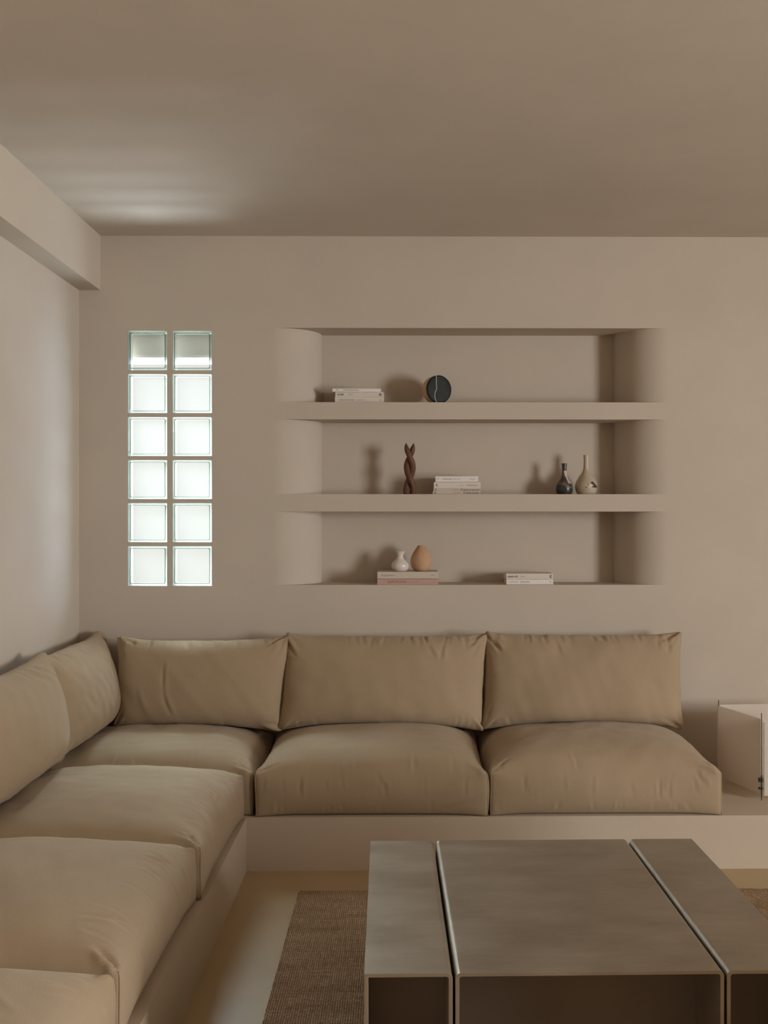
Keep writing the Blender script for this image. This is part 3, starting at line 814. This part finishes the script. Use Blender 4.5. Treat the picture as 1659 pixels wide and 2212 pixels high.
patch(tall, pr, bp([(1110, 1000), (1200, 1035), (1120, 1075), (1070, 1085)]), M['blush'])
patch(tall, pr, bp([(1000, 1080), (1025, 1070), (1015, 1110), (1000, 1108)]), M['paint_black'])
for q in ([(1265, 1095), (1290, 1098), (1280, 1150), (1268, 1150)], [(1318, 1090), (1332, 1090), (1330, 1130), (1322, 1128)], [(1075, 1130), (1095, 1132), (1088, 1150), (1074, 1148)], [(1155, 1190), (1172, 1192), (1168, 1215), (1156, 1212)], [(1245, 1175), (1262, 1178), (1260, 1192), (1246, 1190)]):
    patch(tall, pr, bp(q), M['paint_grey'])
# small white vase and terracotta vase on the cream book
yb = D + 0.070
vase('small glossy white vase with a flared rim, on the cream book beside the terracotta vase', 'vase', 'bud_vase', -0.0125, yb, ZB + .0004,
     [(12.5 * S, 0), (16.2 * S, 3 * S), (18.8 * S, 9 * S), (18.2 * S, 15 * S), (14.0 * S, 21 * S), (9.2 * S, 25.5 * S), (6.8 * S, 30 * S), (7.0 * S, 34 * S), (9.0 * S, 39 * S), (11.2 * S, 42.5 * S)], M['porcelain'])
vase('egg-shaped terracotta vase on the cream book, right of the small white vase', 'vase', 'egg_vase', 0.0865, yb + .012, ZB + .0004,
     [(12.5 * S, 0), (17.5 * S, 4 * S), (21.5 * S, 12 * S), (22.9 * S, 21 * S), (21.2 * S, 30 * S), (17.2 * S, 39 * S), (12.2 * S, 47 * S), (8.2 * S, 52.5 * S), (6.6 * S, 54.8 * S)], M['terracotta'])
# round ornament: a thick clay disc whose face is dark glazed with a white line
RO = empty('round_ornament', (0.1555, D + 0.090, 1.9190), R(27)); tag(RO, 'round clay ornament with a dark face and thin white line, upper shelf', 'ornament')
rad = 0.0665; tk = 0.080
def disc(prof, mat, nm):
    bm = bmesh.new(); lathe(bm, prof, 72)
    o = link(nm, bm, mat, RO, True); o.rotation_euler = (R(90), 0, 0); o.location = (0, 0, rad); return o
body = [(0, -tk / 2), (rad * .55, -tk * .48), (rad * .80, -tk * .40), (rad * .94, -tk * .22), (rad * .985, 0), (rad * 0.99, tk * .22), (rad * .985, tk * .40)]
disc(catmull(body, 4) + [(0, tk * .40)], M['tan_clay'], 'clay_body')
face = [(rad * .993, tk * .36), (rad * .998, tk * .42), (rad * .97, tk * .455), (rad * .85, tk * .475), (rad * .5, tk * .485), (0, tk * .49)]
disc([(0, tk * .41)] + face, M['slate'], 'glazed_face')
bm = bmesh.new()
ln = [((x - 915) / 18.43 / 455 / math.cos(R(27)) * 1.0, (1290 - y) / 18.43 / 455) for x, y in ((793, 160), (785, 400), (785, 560), (800, 690), (765, 800), (732, 890), (728, 1060), (765, 1180), (810, 1240), (862, 1282))]
pts3 = [(x, -tk * (.478 if zz < rad * 1.8 and zz > rad * .15 else .455), min(zz, 2 * rad - .001)) for x, zz in catmull(ln, 5)]
tube(bm, pts3, 0.0013, 6); link('white_line', bm, M['chalk'], RO, True)
# twisted wooden sculpture
TW = empty('twisted_sculpture', (0.0330, D + 0.062, 1.4919)); tag(TW, 'dark red-brown carved wood sculpture of two twisted strands on the lower shelf', 'sculpture')
Htot = 0.2415
for ph in (0, 1):
    bm = bmesh.new(); pts = []; rads = []
    n = 90
    for i in range(n + 1):
        s = i / n; zz = Htot * s
        yp = 1067.0 - s * 110.0                     # photo row, for the crossings at 986 and 1033
        sg = 1 if ph == 0 else -1
        if yp >= 986.4:
            th = math.pi * (yp - 986.4) / 46.4 + math.pi / 2      # the front strand crosses at pi/2
            Rr = 0.0135 + 0.0035 * max(0, (yp - 1033) / 34)
            x = -sg * Rr * math.cos(th); y = -sg * 0.0095 * math.sin(th)
            r = 0.0146 - 0.0022 * math.exp(-((yp - 986.4) / 9.0) ** 2)
        else:                                                     # free ends, leaf-shaped and parting
            q = (986.4 - yp) / 29.4
            x = -sg * 0.0178 * math.sin(q * math.pi / 2) ; y = -sg * 0.0095 * math.cos(q * math.pi / 2)
            r = 0.0124 + 0.0006 * math.sin(math.pi * q)
            tip = (1 - q) / 0.62
            if tip < 1: r *= max(0.04, math.sin(math.pi / 2 * max(tip, 0)) ** 0.85)
        pts.append((x, y, zz))
        rads.append(r)
    tube(bm, pts, rads, 20); link('strand', bm, M['walnut'], TW, True)

# ------------------------------------------------------------------ unseen chair, added so its back shades the low sofa and bench
AC = empty('added_shade_chair', (1.80, 2.42, 0.0090), R(50)); tag(AC, 'unseen low linen chair added out of frame to shade the sofa and bench', 'chair')
def rbox(nm, x0, x1, y0, y1, z0, z1, bev, mat=None):
    bm = bmesh.new(); box(bm, x0, x1, y0, y1, z0, z1, bev, 4); return link(nm, bm, mat or M['linen'], AC, True)
rbox('seat', -0.46, 0.46, 0.02, 0.60, 0.16, 0.42, 0.05)
rbox('backrest', -0.60, 0.60, -0.20, 0.015, 0.12, 0.86, 0.07)
rbox('armrest', -0.61, -0.465, 0.02, 0.58, 0.12, 0.58, 0.05); rbox('armrest', 0.465, 0.61, 0.02, 0.58, 0.12, 0.58, 0.05)
for lx in (-0.53, 0.53):
    for ly in (-0.12, 0.52): rbox('leg', lx - .022, lx + .022, ly - .022, ly + .022, 0.001, 0.125, 0.006, M['walnut'])
